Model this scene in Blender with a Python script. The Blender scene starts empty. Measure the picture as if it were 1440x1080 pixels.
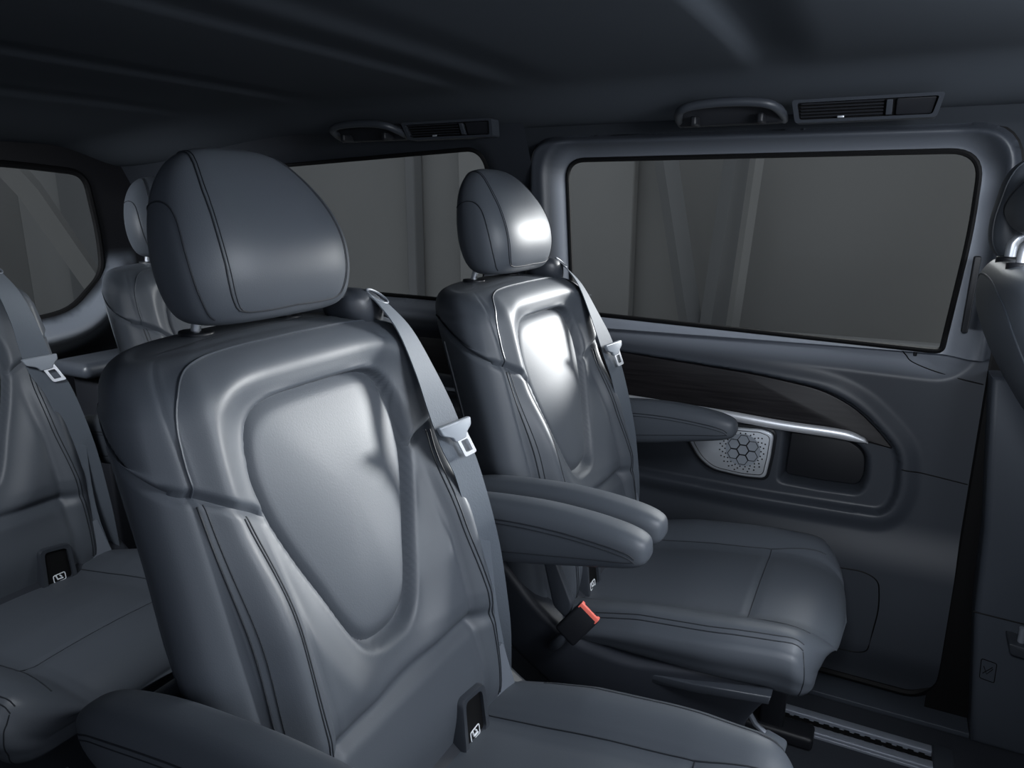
import bpy, bmesh, math, random
from mathutils import Vector
from mathutils.bvhtree import BVHTree

random.seed(4)
C = bpy.context.scene.collection
ZO = 1.1                      # eye height above the cabin floor; shapes below are measured from eye level


# ------------------------------------------------------------------ materials
def mat(name, col, rough=0.5, metal=0.0, spec=0.5, bump=0.0, bscale=600.0, var=0.0, vscale=8.0, coat=0.0):
    m = bpy.data.materials.new(name)
    m.use_nodes = True
    nt = m.node_tree
    b = nt.nodes['Principled BSDF']
    b.inputs['Base Color'].default_value = (*col, 1)
    b.inputs['Roughness'].default_value = rough
    b.inputs['Metallic'].default_value = metal
    b.inputs['Specular IOR Level'].default_value = spec
    b.inputs['Coat Weight'].default_value = coat
    tc = nt.nodes.new('ShaderNodeTexCoord')
    if bump > 0:
        n = nt.nodes.new('ShaderNodeTexNoise')
        n.inputs['Scale'].default_value = bscale
        n.inputs['Detail'].default_value = 3
        bp = nt.nodes.new('ShaderNodeBump')
        bp.inputs['Strength'].default_value = bump
        bp.inputs['Distance'].default_value = 0.001
        nt.links.new(tc.outputs['Object'], n.inputs['Vector'])
        nt.links.new(n.outputs['Fac'], bp.inputs['Height'])
        nt.links.new(bp.outputs['Normal'], b.inputs['Normal'])
    if var > 0:
        n = nt.nodes.new('ShaderNodeTexNoise')
        n.inputs['Scale'].default_value = vscale
        r = nt.nodes.new('ShaderNodeValToRGB')
        lo = [c * (1 - var) for c in col]
        hi = [c * (1 + var) for c in col]
        r.color_ramp.elements[0].color = (*lo, 1)
        r.color_ramp.elements[1].color = (*hi, 1)
        nt.links.new(tc.outputs['Object'], n.inputs['Vector'])
        nt.links.new(n.outputs['Fac'], r.inputs['Fac'])
        nt.links.new(r.outputs['Color'], b.inputs['Base Color'])
    return m


M = {}
M['leather'] = mat('leather', (0.064, 0.073, 0.087), 0.48, spec=0.42, bump=0.10, bscale=700)
M['insert'] = mat('insert_leather', (0.072, 0.081, 0.095), 0.50, spec=0.40, bump=0.12, bscale=500)
M['seam'] = mat('seam_thread', (0.018, 0.021, 0.026), 0.6, spec=0.3)
M['piping'] = mat('piping_leather', (0.042, 0.050, 0.062), 0.4, spec=0.5)
M['belt'] = mat('belt_webbing', (0.088, 0.102, 0.122), 0.62, spec=0.25, bump=0.25, bscale=350)
M['plastic'] = mat('grey_plastic', (0.032, 0.037, 0.046), 0.42, spec=0.45, bump=0.06, bscale=500)
M['lightplastic'] = mat('light_grey_plastic', (0.125, 0.140, 0.165), 0.42, spec=0.45, bump=0.05, bscale=500)
M['dark'] = mat('dark_plastic', (0.010, 0.011, 0.014), 0.45, spec=0.35)
M['black'] = mat('black_rubber', (0.003, 0.003, 0.0035), 0.6, spec=0.2)
M['shell'] = mat('seat_shell_plastic', (0.020, 0.023, 0.030), 0.45, spec=0.4, bump=0.05)
M['panel'] = mat('door_panel_plastic', (0.046, 0.054, 0.068), 0.46, spec=0.45, bump=0.08, bscale=450)
M['headliner'] = mat('headliner_fabric', (0.060, 0.069, 0.082), 0.9, spec=0.1, bump=0.15, bscale=900)
M['lining'] = mat('dark_lining', (0.022, 0.026, 0.032), 0.8, spec=0.2)
M['carpet'] = mat('floor_carpet', (0.032, 0.036, 0.045), 0.85, spec=0.15, bump=0.3, bscale=400)
M['metal'] = mat('satin_metal', (0.66, 0.69, 0.74), 0.35, 0.75)
M['chrome'] = mat('brushed_chrome', (0.88, 0.90, 0.94), 0.38, 0.6)
M['rail'] = mat('rail_aluminium', (0.22, 0.24, 0.28), 0.5, 0.3)
M['tongue'] = mat('tongue_cover', (0.26, 0.285, 0.32), 0.4, spec=0.5)
M['red'] = mat('red_button', (0.95, 0.19, 0.14), 0.4, spec=0.5)
M['white'] = mat('white_print', (0.75, 0.77, 0.8), 0.6)
M['concrete'] = mat('outside_concrete', (0.42, 0.42, 0.41), 0.9, spec=0.1, var=0.10, vscale=0.7)
M['outlight'] = mat('outside_pale_render', (0.47, 0.468, 0.455), 0.9, spec=0.1, var=0.08, vscale=1.2)
M['outdark'] = mat('outside_dark_panel', (0.34, 0.345, 0.35), 0.9, spec=0.1, var=0.1, vscale=1.0)


def wood():
    m = mat('dark_wood', (0.02, 0.017, 0.017), 0.35, spec=0.4)
    nt = m.node_tree
    b = nt.nodes['Principled BSDF']
    tc = nt.nodes.new('ShaderNodeTexCoord')
    mp = nt.nodes.new('ShaderNodeMapping')
    mp.inputs['Scale'].default_value = (3, 40, 90)
    n = nt.nodes.new('ShaderNodeTexNoise')
    n.inputs['Scale'].default_value = 2.5
    n.inputs['Detail'].default_value = 6
    r = nt.nodes.new('ShaderNodeValToRGB')
    r.color_ramp.elements[0].color = (0.009, 0.008, 0.009, 1)
    r.color_ramp.elements[0].position = 0.3
    r.color_ramp.elements[1].color = (0.022, 0.020, 0.021, 1)
    r.color_ramp.elements[1].position = 0.75
    nt.links.new(tc.outputs['Object'], mp.inputs['Vector'])
    nt.links.new(mp.outputs['Vector'], n.inputs['Vector'])
    nt.links.new(n.outputs['Fac'], r.inputs['Fac'])
    nt.links.new(r.outputs['Color'], b.inputs['Base Color'])
    return m


M['wood'] = wood()


def glass(name, tint):
    m = bpy.data.materials.new(name)
    m.use_nodes = True
    nt = m.node_tree
    out = nt.nodes['Material Output']
    nt.nodes.remove(nt.nodes['Principled BSDF'])
    t = nt.nodes.new('ShaderNodeBsdfTransparent')
    t.inputs['Color'].default_value = (*tint, 1)
    g = nt.nodes.new('ShaderNodeBsdfGlossy')
    g.inputs['Roughness'].default_value = 0.03
    fr = nt.nodes.new('ShaderNodeFresnel')
    fr.inputs['IOR'].default_value = 1.35
    mu = nt.nodes.new('ShaderNodeMath')
    mu.operation = 'MULTIPLY'
    mu.inputs[1].default_value = 0.06
    mx = nt.nodes.new('ShaderNodeMixShader')
    nt.links.new(fr.outputs['Fac'], mu.inputs[0])
    nt.links.new(mu.outputs[0], mx.inputs['Fac'])
    nt.links.new(t.outputs['BSDF'], mx.inputs[1])
    nt.links.new(g.outputs['BSDF'], mx.inputs[2])
    nt.links.new(mx.outputs['Shader'], out.inputs['Surface'])
    return m


M['glass'] = glass('tinted_glass', (0.72, 0.72, 0.71))


# ------------------------------------------------------------------ helpers
def sstep(a, b, x):
    if a == b:
        return 1.0 if x >= a else 0.0
    t = max(0.0, min(1.0, (x - a) / (b - a)))
    return t * t * (3 - 2 * t)


def catmull(pts, n=8, closed=False):
    pts = [Vector(p) for p in pts]
    out = []
    N = len(pts)
    rng = range(N) if closed else range(N - 1)
    for i in rng:
        if closed:
            p0, p1, p2, p3 = pts[(i - 1) % N], pts[i], pts[(i + 1) % N], pts[(i + 2) % N]
        else:
            p1, p2 = pts[i], pts[i + 1]
            p0 = pts[i - 1] if i > 0 else p1 * 2 - p2
            p3 = pts[i + 2] if i + 2 < N else p2 * 2 - p1
        for k in range(n):
            t = k / n
            out.append(0.5 * ((2 * p1) + (p2 - p0) * t + (2 * p0 - 5 * p1 + 4 * p2 - p3) * t * t + (3 * p1 - p0 - 3 * p2 + p3) * t ** 3))
    if not closed:
        out.append(pts[-1].copy())
    return out


def lerp_table(tab, x):
    if x <= tab[0][0]:
        return tab[0][1]
    for (a, b), (c, d) in zip(tab, tab[1:]):
        if x <= c:
            t = (x - a) / (c - a)
            return b + (d - b) * t
    return tab[-1][1]


class MB:
    """collects vertices and faces of ONE mesh"""

    def __init__(self, org=(0, 0, 0)):
        self.v, self.f, self.o = [], [], Vector(org)

    def add(self, vs, fs):
        n = len(self.v)
        self.v += [Vector(p) - self.o for p in vs]
        self.f += [[i + n for i in q] for q in fs]

    def rings(self, R, closed=True, cap0=False, cap1=False):
        n = len(R[0])
        vs = [p for r in R for p in r]
        fs = []
        for i in range(len(R) - 1):
            for j in range(n if closed else n - 1):
                k = (j + 1) % n
                fs.append([i * n + j, i * n + k, (i + 1) * n + k, (i + 1) * n + j])
        if cap0:
            fs.append(list(range(n))[::-1])
        if cap1:
            fs.append([(len(R) - 1) * n + j for j in range(n)])
        self.add(vs, fs)

    def tube(self, pts, r, n=8, closed=False):
        pts = [Vector(p) for p in pts]
        N = len(pts)
        R = []
        prev = None
        for i, p in enumerate(pts):
            if closed:
                t = pts[(i + 1) % N] - pts[i - 1]
            else:
                t = pts[min(i + 1, N - 1)] - pts[max(i - 1, 0)]
            if t.length < 1e-9:
                t = Vector((0, 0, 1))
            t.normalize()
            if prev is None:
                a = Vector((0, 0, 1)) if abs(t.z) < 0.9 else Vector((1, 0, 0))
                u = t.cross(a).normalized()
            else:
                u = (prev - t * prev.dot(t)).normalized()
            prev = u
            w = t.cross(u)
            rr = r[i] if isinstance(r, (list, tuple)) else r
            R.append([p + u * (rr * math.cos(2 * math.pi * k / n)) + w * (rr * math.sin(2 * math.pi * k / n)) for k in range(n)])
        if closed:
            R.append(R[0])
            self.rings(R)
        else:
            self.rings(R, cap0=True, cap1=True)

    def ribbon(self, pts, wdirs, w, th):
        pts = [Vector(p) for p in pts]
        R = []
        N = len(pts)
        for i, p in enumerate(pts):
            t = (pts[min(i + 1, N - 1)] - pts[max(i - 1, 0)]).normalized()
            d = Vector(wdirs[i])
            d = (d - t * d.dot(t)).normalized()
            nn = t.cross(d).normalized()
            ww = w[i] if isinstance(w, (list, tuple)) else w
            R.append([p + d * ww / 2 + nn * th / 2, p + d * ww / 2 - nn * th / 2, p - d * ww / 2 - nn * th / 2, p - d * ww / 2 + nn * th / 2])
        self.rings(R, cap0=True, cap1=True)

    def rbox(self, c, s, r=0.005, seg=3, rot=None):
        bm = bmesh.new()
        bmesh.ops.create_cube(bm, size=1.0)
        for v in bm.verts:
            v.co = Vector((v.co.x * s[0], v.co.y * s[1], v.co.z * s[2]))
        bmesh.ops.bevel(bm, geom=bm.edges[:], offset=min(r, min(s) * 0.49), segments=seg, affect='EDGES', profile=0.5)
        bm.verts.index_update()
        vs = []
        for v in bm.verts:
            p = v.co.copy()
            if rot is not None:
                p.rotate(rot)
            vs.append(p + Vector(c))
        fs = [[v.index for v in f.verts] for f in bm.faces]
        bm.free()
        self.add(vs, fs)

    def prism(self, poly, a, b, fn, bevel=0.0, seg=3):
        """poly in 2D, extruded between a and b; fn(u, v, w) -> point"""
        bm = bmesh.new()
        lo = [bm.verts.new((p[0], p[1], a)) for p in poly]
        hi = [bm.verts.new((p[0], p[1], b)) for p in poly]
        bm.faces.new(lo[::-1])
        bm.faces.new(hi)
        n = len(poly)
        for i in range(n):
            bm.faces.new([lo[i], lo[(i + 1) % n], hi[(i + 1) % n], hi[i]])
        bmesh.ops.recalc_face_normals(bm, faces=bm.faces[:])
        if bevel > 0:
            ed = [e for e in bm.edges if abs(e.verts[0].co.z - e.verts[1].co.z) < 1e-9]
            bmesh.ops.bevel(bm, geom=ed, offset=bevel, segments=seg, affect='EDGES', profile=0.5)
        bm.verts.index_update()
        vs = [Vector(fn(*v.co)) for v in bm.verts]
        fs = [[v.index for v in f.verts] for f in bm.faces]
        bm.free()
        self.add(vs, fs)

    def obj(self, name, material, parent=None, smooth=True, ang=40, recalc=True, label=None):
        me = bpy.data.meshes.new(name)
        me.from_pydata([tuple(p) for p in self.v], [], self.f)
        bm = bmesh.new()
        bm.from_mesh(me)
        if recalc:
            bmesh.ops.remove_doubles(bm, verts=bm.verts[:], dist=1e-6)
            bmesh.ops.recalc_face_normals(bm, faces=bm.faces[:])
        if smooth:
            lim = math.radians(ang)
            for f in bm.faces:
                f.smooth = True
            for e in bm.edges:
                if len(e.link_faces) == 2 and e.calc_face_angle(0) > lim:
                    e.smooth = False
        bm.to_mesh(me)
        bm.free()
        me.materials.append(material)
        o = bpy.data.objects.new(name, me)
        C.objects.link(o)
        if parent is not None:
            o.parent = parent
        else:
            o.location = (0, 0, ZO)
        if label:
            o['label'] = label
        return o


def empty(name, loc, label, cat, group=None):
    o = bpy.data.objects.new(name, None)
    o.empty_display_size = 0.1
    C.objects.link(o)
    o.location = loc
    o['label'] = label
    o['category'] = cat
    if group:
        o['group'] = group
    return o


def tag(o, label, cat, group=None):
    o['label'] = label
    o['category'] = cat
    if group:
        o['group'] = group
    return o


def struct(o):
    o['kind'] = 'structure'
    return o


def children(o):
    return [c for c in bpy.data.objects if c.parent == o]


def copy_tree(o, parent=None):
    c = o.copy()
    C.objects.link(c)
    c.parent = parent
    for ch in children(o):
        copy_tree(ch, c)
    return c


def sdf(poly, x, y):
    """signed distance to a closed polygon, negative inside"""
    d = 1e9
    inside = False
    n = len(poly)
    j = n - 1
    for i in range(n):
        ax, ay = poly[j]
        bx, by = poly[i]
        ex, ey = bx - ax, by - ay
        wx, wy = x - ax, y - ay
        t = max(0.0, min(1.0, (wx * ex + wy * ey) / (ex * ex + ey * ey + 1e-15)))
        dx, dy = wx - ex * t, wy - ey * t
        d = min(d, dx * dx + dy * dy)
        if (ay > y) != (by > y) and x < (bx - ax) * (y - ay) / (by - ay + 1e-15) + ax:
            inside = not inside
        j = i
    d = math.sqrt(d)
    return -d if inside else d


def rpoly(pts, r, n=6):
    """polygon with rounded corners; r a number or one per corner"""
    out = []
    N = len(pts)
    for i in range(N):
        p = Vector((*pts[i], 0))
        a = Vector((*pts[i - 1], 0)) - p
        b = Vector((*pts[(i + 1) % N], 0)) - p
        rr = r[i] if isinstance(r, (list, tuple)) else r
        rr = min(rr, a.length * 0.48, b.length * 0.48)
        p0, p2 = p + a.normalized() * rr, p + b.normalized() * rr
        if rr < 1e-6:
            out.append((p.x, p.y))
            continue
        for k in range(n + 1):
            t = k / n
            q = p0 * (1 - t) ** 2 + p * 2 * t * (1 - t) + p2 * t * t
            out.append((q.x, q.y))
    return out


def bvh_of(o):
    me = o.data
    return BVHTree.FromPolygons([v.co.copy() for v in me.vertices], [list(p.vertices) for p in me.polygons])


def project(bvh, pts, d, start=0.5, lift=0.0):
    """drop points along direction d onto a surface"""
    d = Vector(d).normalized()
    out = []
    for p in pts:
        h = bvh.ray_cast(Vector(p) - d * start, d)
        if h[0] is not None:
            out.append(h[0] + h[1] * lift if h[1].dot(d) < 0 else h[0] - h[1] * lift)
    return out


# ------------------------------------------------------------------ the passenger seat
ROOT = Vector((-0.30, 0.0, -1.1))     # seat origin, on the floor below the cushion (eye coordinates)

REC_HALF = [(0.0, -0.199), (0.05, -0.1995), (0.088, -0.203), (0.113, -0.214), (0.127, -0.238), (0.133, -0.275), (0.127, -0.320),
            (0.112, -0.365), (0.091, -0.420), (0.073, -0.465), (0.057, -0.494), (0.040, -0.509), (0.018, -0.515), (0.0, -0.516)]
_h = [(p.x - 0.003 * sstep(-0.36, -0.44, p.y) * sstep(0.0, 0.05, p.x), p.y) for p in catmull([(a, b, 0) for a, b in REC_HALF], 3)]
REC = _h + [(-a, b) for a, b in _h[-2:0:-1]]


def x_front(z):
    x = -0.552 - 0.30 * (z + 0.268)
    if z < -0.52:
        x -= 0.22 * (-0.52 - z)
    return x


def rec_d(y, z):
    return sdf(REC, y, z)


def front_disp(y, z, d):
    a = abs(y)
    o = 0.0
    o += 0.019 * sstep(-0.002, 0.050, d) * (1 - sstep(0.165, 0.205, a) * 0.9)      # puffed frame around the recess
    if d < 0:
        o -= 0.022 * sstep(0.0, 0.010, -d)
    low = sstep(-0.30, -0.42, z)
    if low > 0:
        o += 0.020 * low * math.exp(-((a - 0.170) / 0.026) ** 2) * sstep(-0.74, -0.66, z)
        o -= 0.004 * low * math.exp(-((a - 0.137) / 0.006) ** 2)
    # lumbar crease above the lower roll
    zr = -0.555
    if a < 0.185:
        k = 1 - sstep(0.13, 0.185, a)
        o -= 0.012 * k * math.exp(-((z - zr) / 0.010) ** 2)
        o += 0.014 * k * math.exp(-((z - (zr - 0.080)) / 0.055) ** 2)
    return o


def hem_z(a, back):
    """height of the yoke hem at |y| = a, or further round the side (back = distance behind the front seam)"""
    if back > 0:
        return -0.268 + 0.62 * min(back, 0.11)
    return lerp_table([(0.0, -0.318), (0.125, -0.316), (0.145, -0.302), (0.165, -0.290), (0.2, -0.268)], a)


def section(hw_add, thick):
    pts = [(0.0, 0.200), (-0.004, 0.209 + 0.2 * hw_add), (-0.020, 0.219 + 0.7 * hw_add), (-0.045, 0.2225 + hw_add), (-0.075, 0.212 + hw_add), (-0.110 * thick, 0.190 + hw_add * 0.8),
           (-0.135 * thick, 0.158 + hw_add * 0.5), (-0.150 * thick, 0.100), (-0.155 * thick, 0.0)]
    return [(p.x, p.y) for p in catmull([(a, b, 0) for a, b in pts], 5)]


def make_backrest(root):
    NF = 92
    fy = [-0.2 + 0.4 * i / NF for i in range(NF + 1)]
    z0, z1 = -0.745, -0.145
    NZ = 150
    zh0 = -0.296
    zs = [z0 + (z1 - 0.052 - z0) * i / NZ for i in range(NZ + 1)]
    kh = min(range(len(zs)), key=lambda i: abs(zs[i] - zh0))
    zs[kh] = zh0
    rings = []
    info = [(z, 0.0) for z in zs]
    for k in range(1, 13):
        t = k / 12 * math.pi / 2
        info.append((z1 - 0.052 + 0.052 * math.sin(t), 1 - math.cos(t)))
    for z, rd in info:
        ha = lerp_table([(-0.75, 0.010), (-0.43, 0.014), (-0.2, 0.0), (-0.1, 0.0)], z)
        sec = section(ha, 1.0 + 0.05 * sstep(-0.3, -0.6, z))
        fall = max(0.0, 1 - abs(z - zh0) / 0.07)
        fall = fall * fall * (3 - 2 * fall)

        def place(dx, y, back):
            a = abs(y)
            zz = z + (hem_z(a, back) - zh0) * fall
            x = x_front(zz) + dx
            over = 0.0
            if back <= 0:
                d = rec_d(y, zz)
                x += front_disp(y, zz, d)
                live = sstep(-0.004, 0.006, d)
            else:
                live = 1.0
            hz = hem_z(a, back)
            g = zz - hz
            if rd == 0:
                over = 0.0045 * sstep(0.0, 0.012, g) * (1 - sstep(0.02, 0.10, g)) - 0.0045 * math.exp(-(g / 0.005) ** 2)
                over *= live
            ny = 1.0 if back > 0.01 else 0.0
            s = 1 if y > 0 else -1
            if back > 0.012:
                yy = y + s * over
            else:
                yy = y
                x += over
            # round the top
            if rd > 0:
                yy *= 1 - rd * (0.052 / 0.222)
                xc = x_front(zz) - 0.075
                x = xc + (x - xc) * (1 - rd * 0.50) - 0.004 * rd
                zz = zz - 0.010 * rd * (abs(yy) / 0.2) ** 2
            # the top front edge falls back a little
            x -= 0.008 * sstep(-0.180, -0.148, zz) * (1 if back <= 0 else max(0, 1 - back / 0.05))
            return (x, yy, zz)

        ring = [place(0.0, y, 0.0) for y in fy]
        ring += [place(dx, w, -dx) for dx, w in sec[1:]]
        ring += [place(dx, -w, -dx) for dx, w in sec[-2:0:-1]]
        rings.append(ring)
    # close the top with shrinking rings
    last = rings[-1]
    cx = sum(p[0] for p in last) / len(last)
    for k in range(1, 9):
        t = k / 8.5
        rings.append([(cx + (p[0] - cx) * (1 - t), p[1] * (1 - 0.22 * t), p[2] + 0.003 * math.sin(t * math.pi / 2)) for p in last])
    lowm = MB(ROOT)
    lowm.rings(rings[:kh + 1], cap0=True)
    back = lowm.obj('backrest', M['leather'], root, ang=80)
    up = MB(ROOT)
    up.rings(rings[kh:], cap1=True)
    yoke = up.obj('shoulder_yoke', M['leather'], root, ang=80)
    return back, yoke


def make_center_panel(root):
    N = 26
    cy, cz = 0.0, -0.325
    R = []
    for k in range(N + 1):
        t = 1 - k / (N + 0.5)
        ring = []
        for (y, z) in REC:
            yy = cy + (y - cy) * t * 0.985
            zz = cz + (z - cz) * t * 0.99
            d = -rec_d(yy, zz)
            ring.append((x_front(zz) - 0.022 - 0.002 + 0.011 * sstep(0.0, 0.14, 1 - t) + 0.014 * (1 - t ** 2.2), yy, zz))
        R.append(ring)
    m = MB(ROOT)
    m.rings(R, cap1=True)
    return m.obj('center_panel', M['insert'], root, ang=80)


def headrest_ring(z, xf, xb, hw, n=72, p=2.9):
    cx = (xf + xb) / 2
    hx = (xf - xb) / 2
    out = []
    for k in range(n):
        a = 2 * math.pi * k / n
        c, s = math.cos(a), math.sin(a)
        ex = math.copysign(abs(c) ** (2 / p), c)
        ey = math.copysign(abs(s) ** (2 / p), s)
        # the back is narrower than the face
        yy = hw * ey
        if ex < 0:
            yy *= 1 - 0.24 * ex * ex
        # the face is gently bowed
        out.append((cx + hx * ex, yy, z))
    return out


def make_headrest(root):
    tab = [(-0.130, -0.626, -0.662, 0.070), (-0.128, -0.612, -0.678, 0.096), (-0.121, -0.601, -0.692, 0.112), (-0.105, -0.592, -0.706, 0.121),
           (-0.077, -0.588, -0.717, 0.126), (-0.045, -0.593, -0.722, 0.125), (-0.015, -0.607, -0.723, 0.118), (0.010, -0.625, -0.722, 0.106),
           (0.030, -0.643, -0.718, 0.091), (0.044, -0.658, -0.712, 0.074), (0.053, -0.671, -0.705, 0.053), (0.057, -0.682, -0.696, 0.028)]
    cp = catmull([Vector((a, b, c)) for a, b, c, d in tab], 5)
    ch = catmull([Vector((d, 0, 0)) for a, b, c, d in tab], 5)
    R = [headrest_ring(q.x, q.y, q.z, h.x) for q, h in zip(cp, ch)]
    m = MB(ROOT)
    m.rings(R, cap0=True, cap1=True)
    hr = m.obj('headrest', M['leather'], root, ang=80)
    bvh = bvh_of(hr)
    L = lambda x, y, z: Vector((x, y, z)) - ROOT
    # seam around the face
    half = [(-0.585, 0.0, -0.1215), (-0.590, 0.045, -0.1205), (-0.594, 0.078, -0.117), (-0.594, 0.090, -0.100), (-0.592, 0.096, -0.070), (-0.598, 0.097, -0.035), (-0.612, 0.092, -0.003),
            (-0.634, 0.083, 0.022), (-0.655, 0.072, 0.041), (-0.675, 0.063, 0.050), (-0.692, 0.058, 0.050), (-0.706, 0.056, 0.040)]
    for s in (-1, 1):
        for off in (0.0, 0.0045):
            q = []
            for p in catmull([L(a, s * (b - off), c) for a, b, c in half], 6):
                h = bvh.find_nearest(p)
                q.append(h[0] + h[1] * 0.0002)
            m = MB()
            m.tube(q, 0.0010 if off == 0 else 0.0006, 6)
            m.obj('face_seam', M['seam'], hr, recalc=False)
        # arc on the cheek
        arc = [(-0.616, -0.120), (-0.616, -0.095), (-0.622, -0.060), (-0.634, -0.026), (-0.650, -0.006), (-0.672, -0.001), (-0.700, -0.012)]
        pts = catmull([L(a, s * 0.3, b) for a, b in arc], 6)
        q = project(bvh, pts, (0, -s, 0), 0.2, 0.0002)
        m = MB()
        m.tube(q, 0.0010, 6)
        m.obj('cheek_seam', M['seam'], hr, recalc=False)
        m = MB(ROOT)
        m.tube([(-0.683, s * 0.070, -0.17), (-0.683, s * 0.070, -0.138), (-0.672, s * 0.070, -0.105)], 0.0055, 12)
        m.obj('post', M['metal'], hr)
    return hr


def armrest(root, sy):
    yc = sy * 0.272
    prof = [(-0.650, -0.484, -0.492, 0.004), (-0.645, -0.474, -0.500, 0.012), (-0.630, -0.459, -0.511, 0.0200), (-0.605, -0.446, -0.522, 0.0255), (-0.57, -0.437, -0.530, 0.029), (-0.52, -0.428, -0.532, 0.030),
            (-0.46, -0.423, -0.527, 0.030), (-0.40, -0.421, -0.517, 0.030), (-0.34, -0.424, -0.505, 0.0295), (-0.295, -0.430, -0.496, 0.029), (-0.272, -0.435, -0.491, 0.0275),
            (-0.258, -0.440, -0.486, 0.024), (-0.250, -0.446, -0.480, 0.018), (-0.246, -0.456, -0.472, 0.008)]
    R = []
    n = 36
    a_ = catmull([Vector((p[0], p[1], p[2])) for p in prof], 4)
    b_ = catmull([Vector((p[3], 0, 0)) for p in prof], 4)
    for q, h in zip(a_, b_):
        x, zt, zb, hw = q.x, q.y, q.z, h.x
        zt -= 0.004
        c, hz = (zt + zb) / 2, (zt - zb) / 2
        ring = []
        for k in range(n):
            a = 2 * math.pi * k / n
            cs, sn = math.cos(a), math.sin(a)
            y = hw * math.copysign(abs(cs) ** 0.62, cs)
            z = c + hz * math.copysign(abs(sn) ** 0.62, sn)
            if z > c:
                y *= 1 - 0.10 * ((z - c) / hz) ** 2
            ring.append((x, yc + y, z))
        R.append(ring)
    m = MB(ROOT)
    m.rings(R, cap0=True, cap1=True)
    ar = m.obj('armrest', M['leather'], root, ang=80)
    bvh = bvh_of(ar)
    L = lambda x, y, z: Vector((x, y, z)) - ROOT
    for s in (-1, 1):
        for dz, r in ((0.0, 0.0010), (-0.006, 0.0007)):
            line = [(-0.632, -0.488), (-0.60, -0.474), (-0.54, -0.462), (-0.46, -0.453), (-0.38, -0.452), (-0.31, -0.457), (-0.274, -0.463), (-0.262, -0.470)]
            pts = catmull([L(a, yc + s * 0.2, b + dz) for a, b in line], 6)
            q = project(bvh, pts, (0, -s, 0), 0.0, 0.0001)
            m = MB()
            m.tube(q, r, 6)
            m.obj('side_seam', M['seam'], ar, recalc=False)
        low = [(-0.60, -0.519), (-0.50, -0.508), (-0.40, -0.494), (-0.33, -0.484), (-0.285, -0.4785), (-0.264, -0.475)]
        pts = catmull([L(a, yc + s * 0.2, b) for a, b in low], 6)
        q = project(bvh, pts, (0, -s, 0), 0.0, 0.0001)
        m = MB()
        m.tube(q, 0.0008, 6)
        m.obj('side_seam', M['seam'], ar, recalc=False)
    # pivot boss between armrest and backrest
    m = MB(ROOT)
    yi, yo = sy * 0.205, sy * 0.250
    m.tube([(-0.585, yi, -0.492), (-0.585, yo, -0.492)], 0.026, 24)
    m.obj('pivot', M['plastic'], ar)
    return ar


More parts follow.
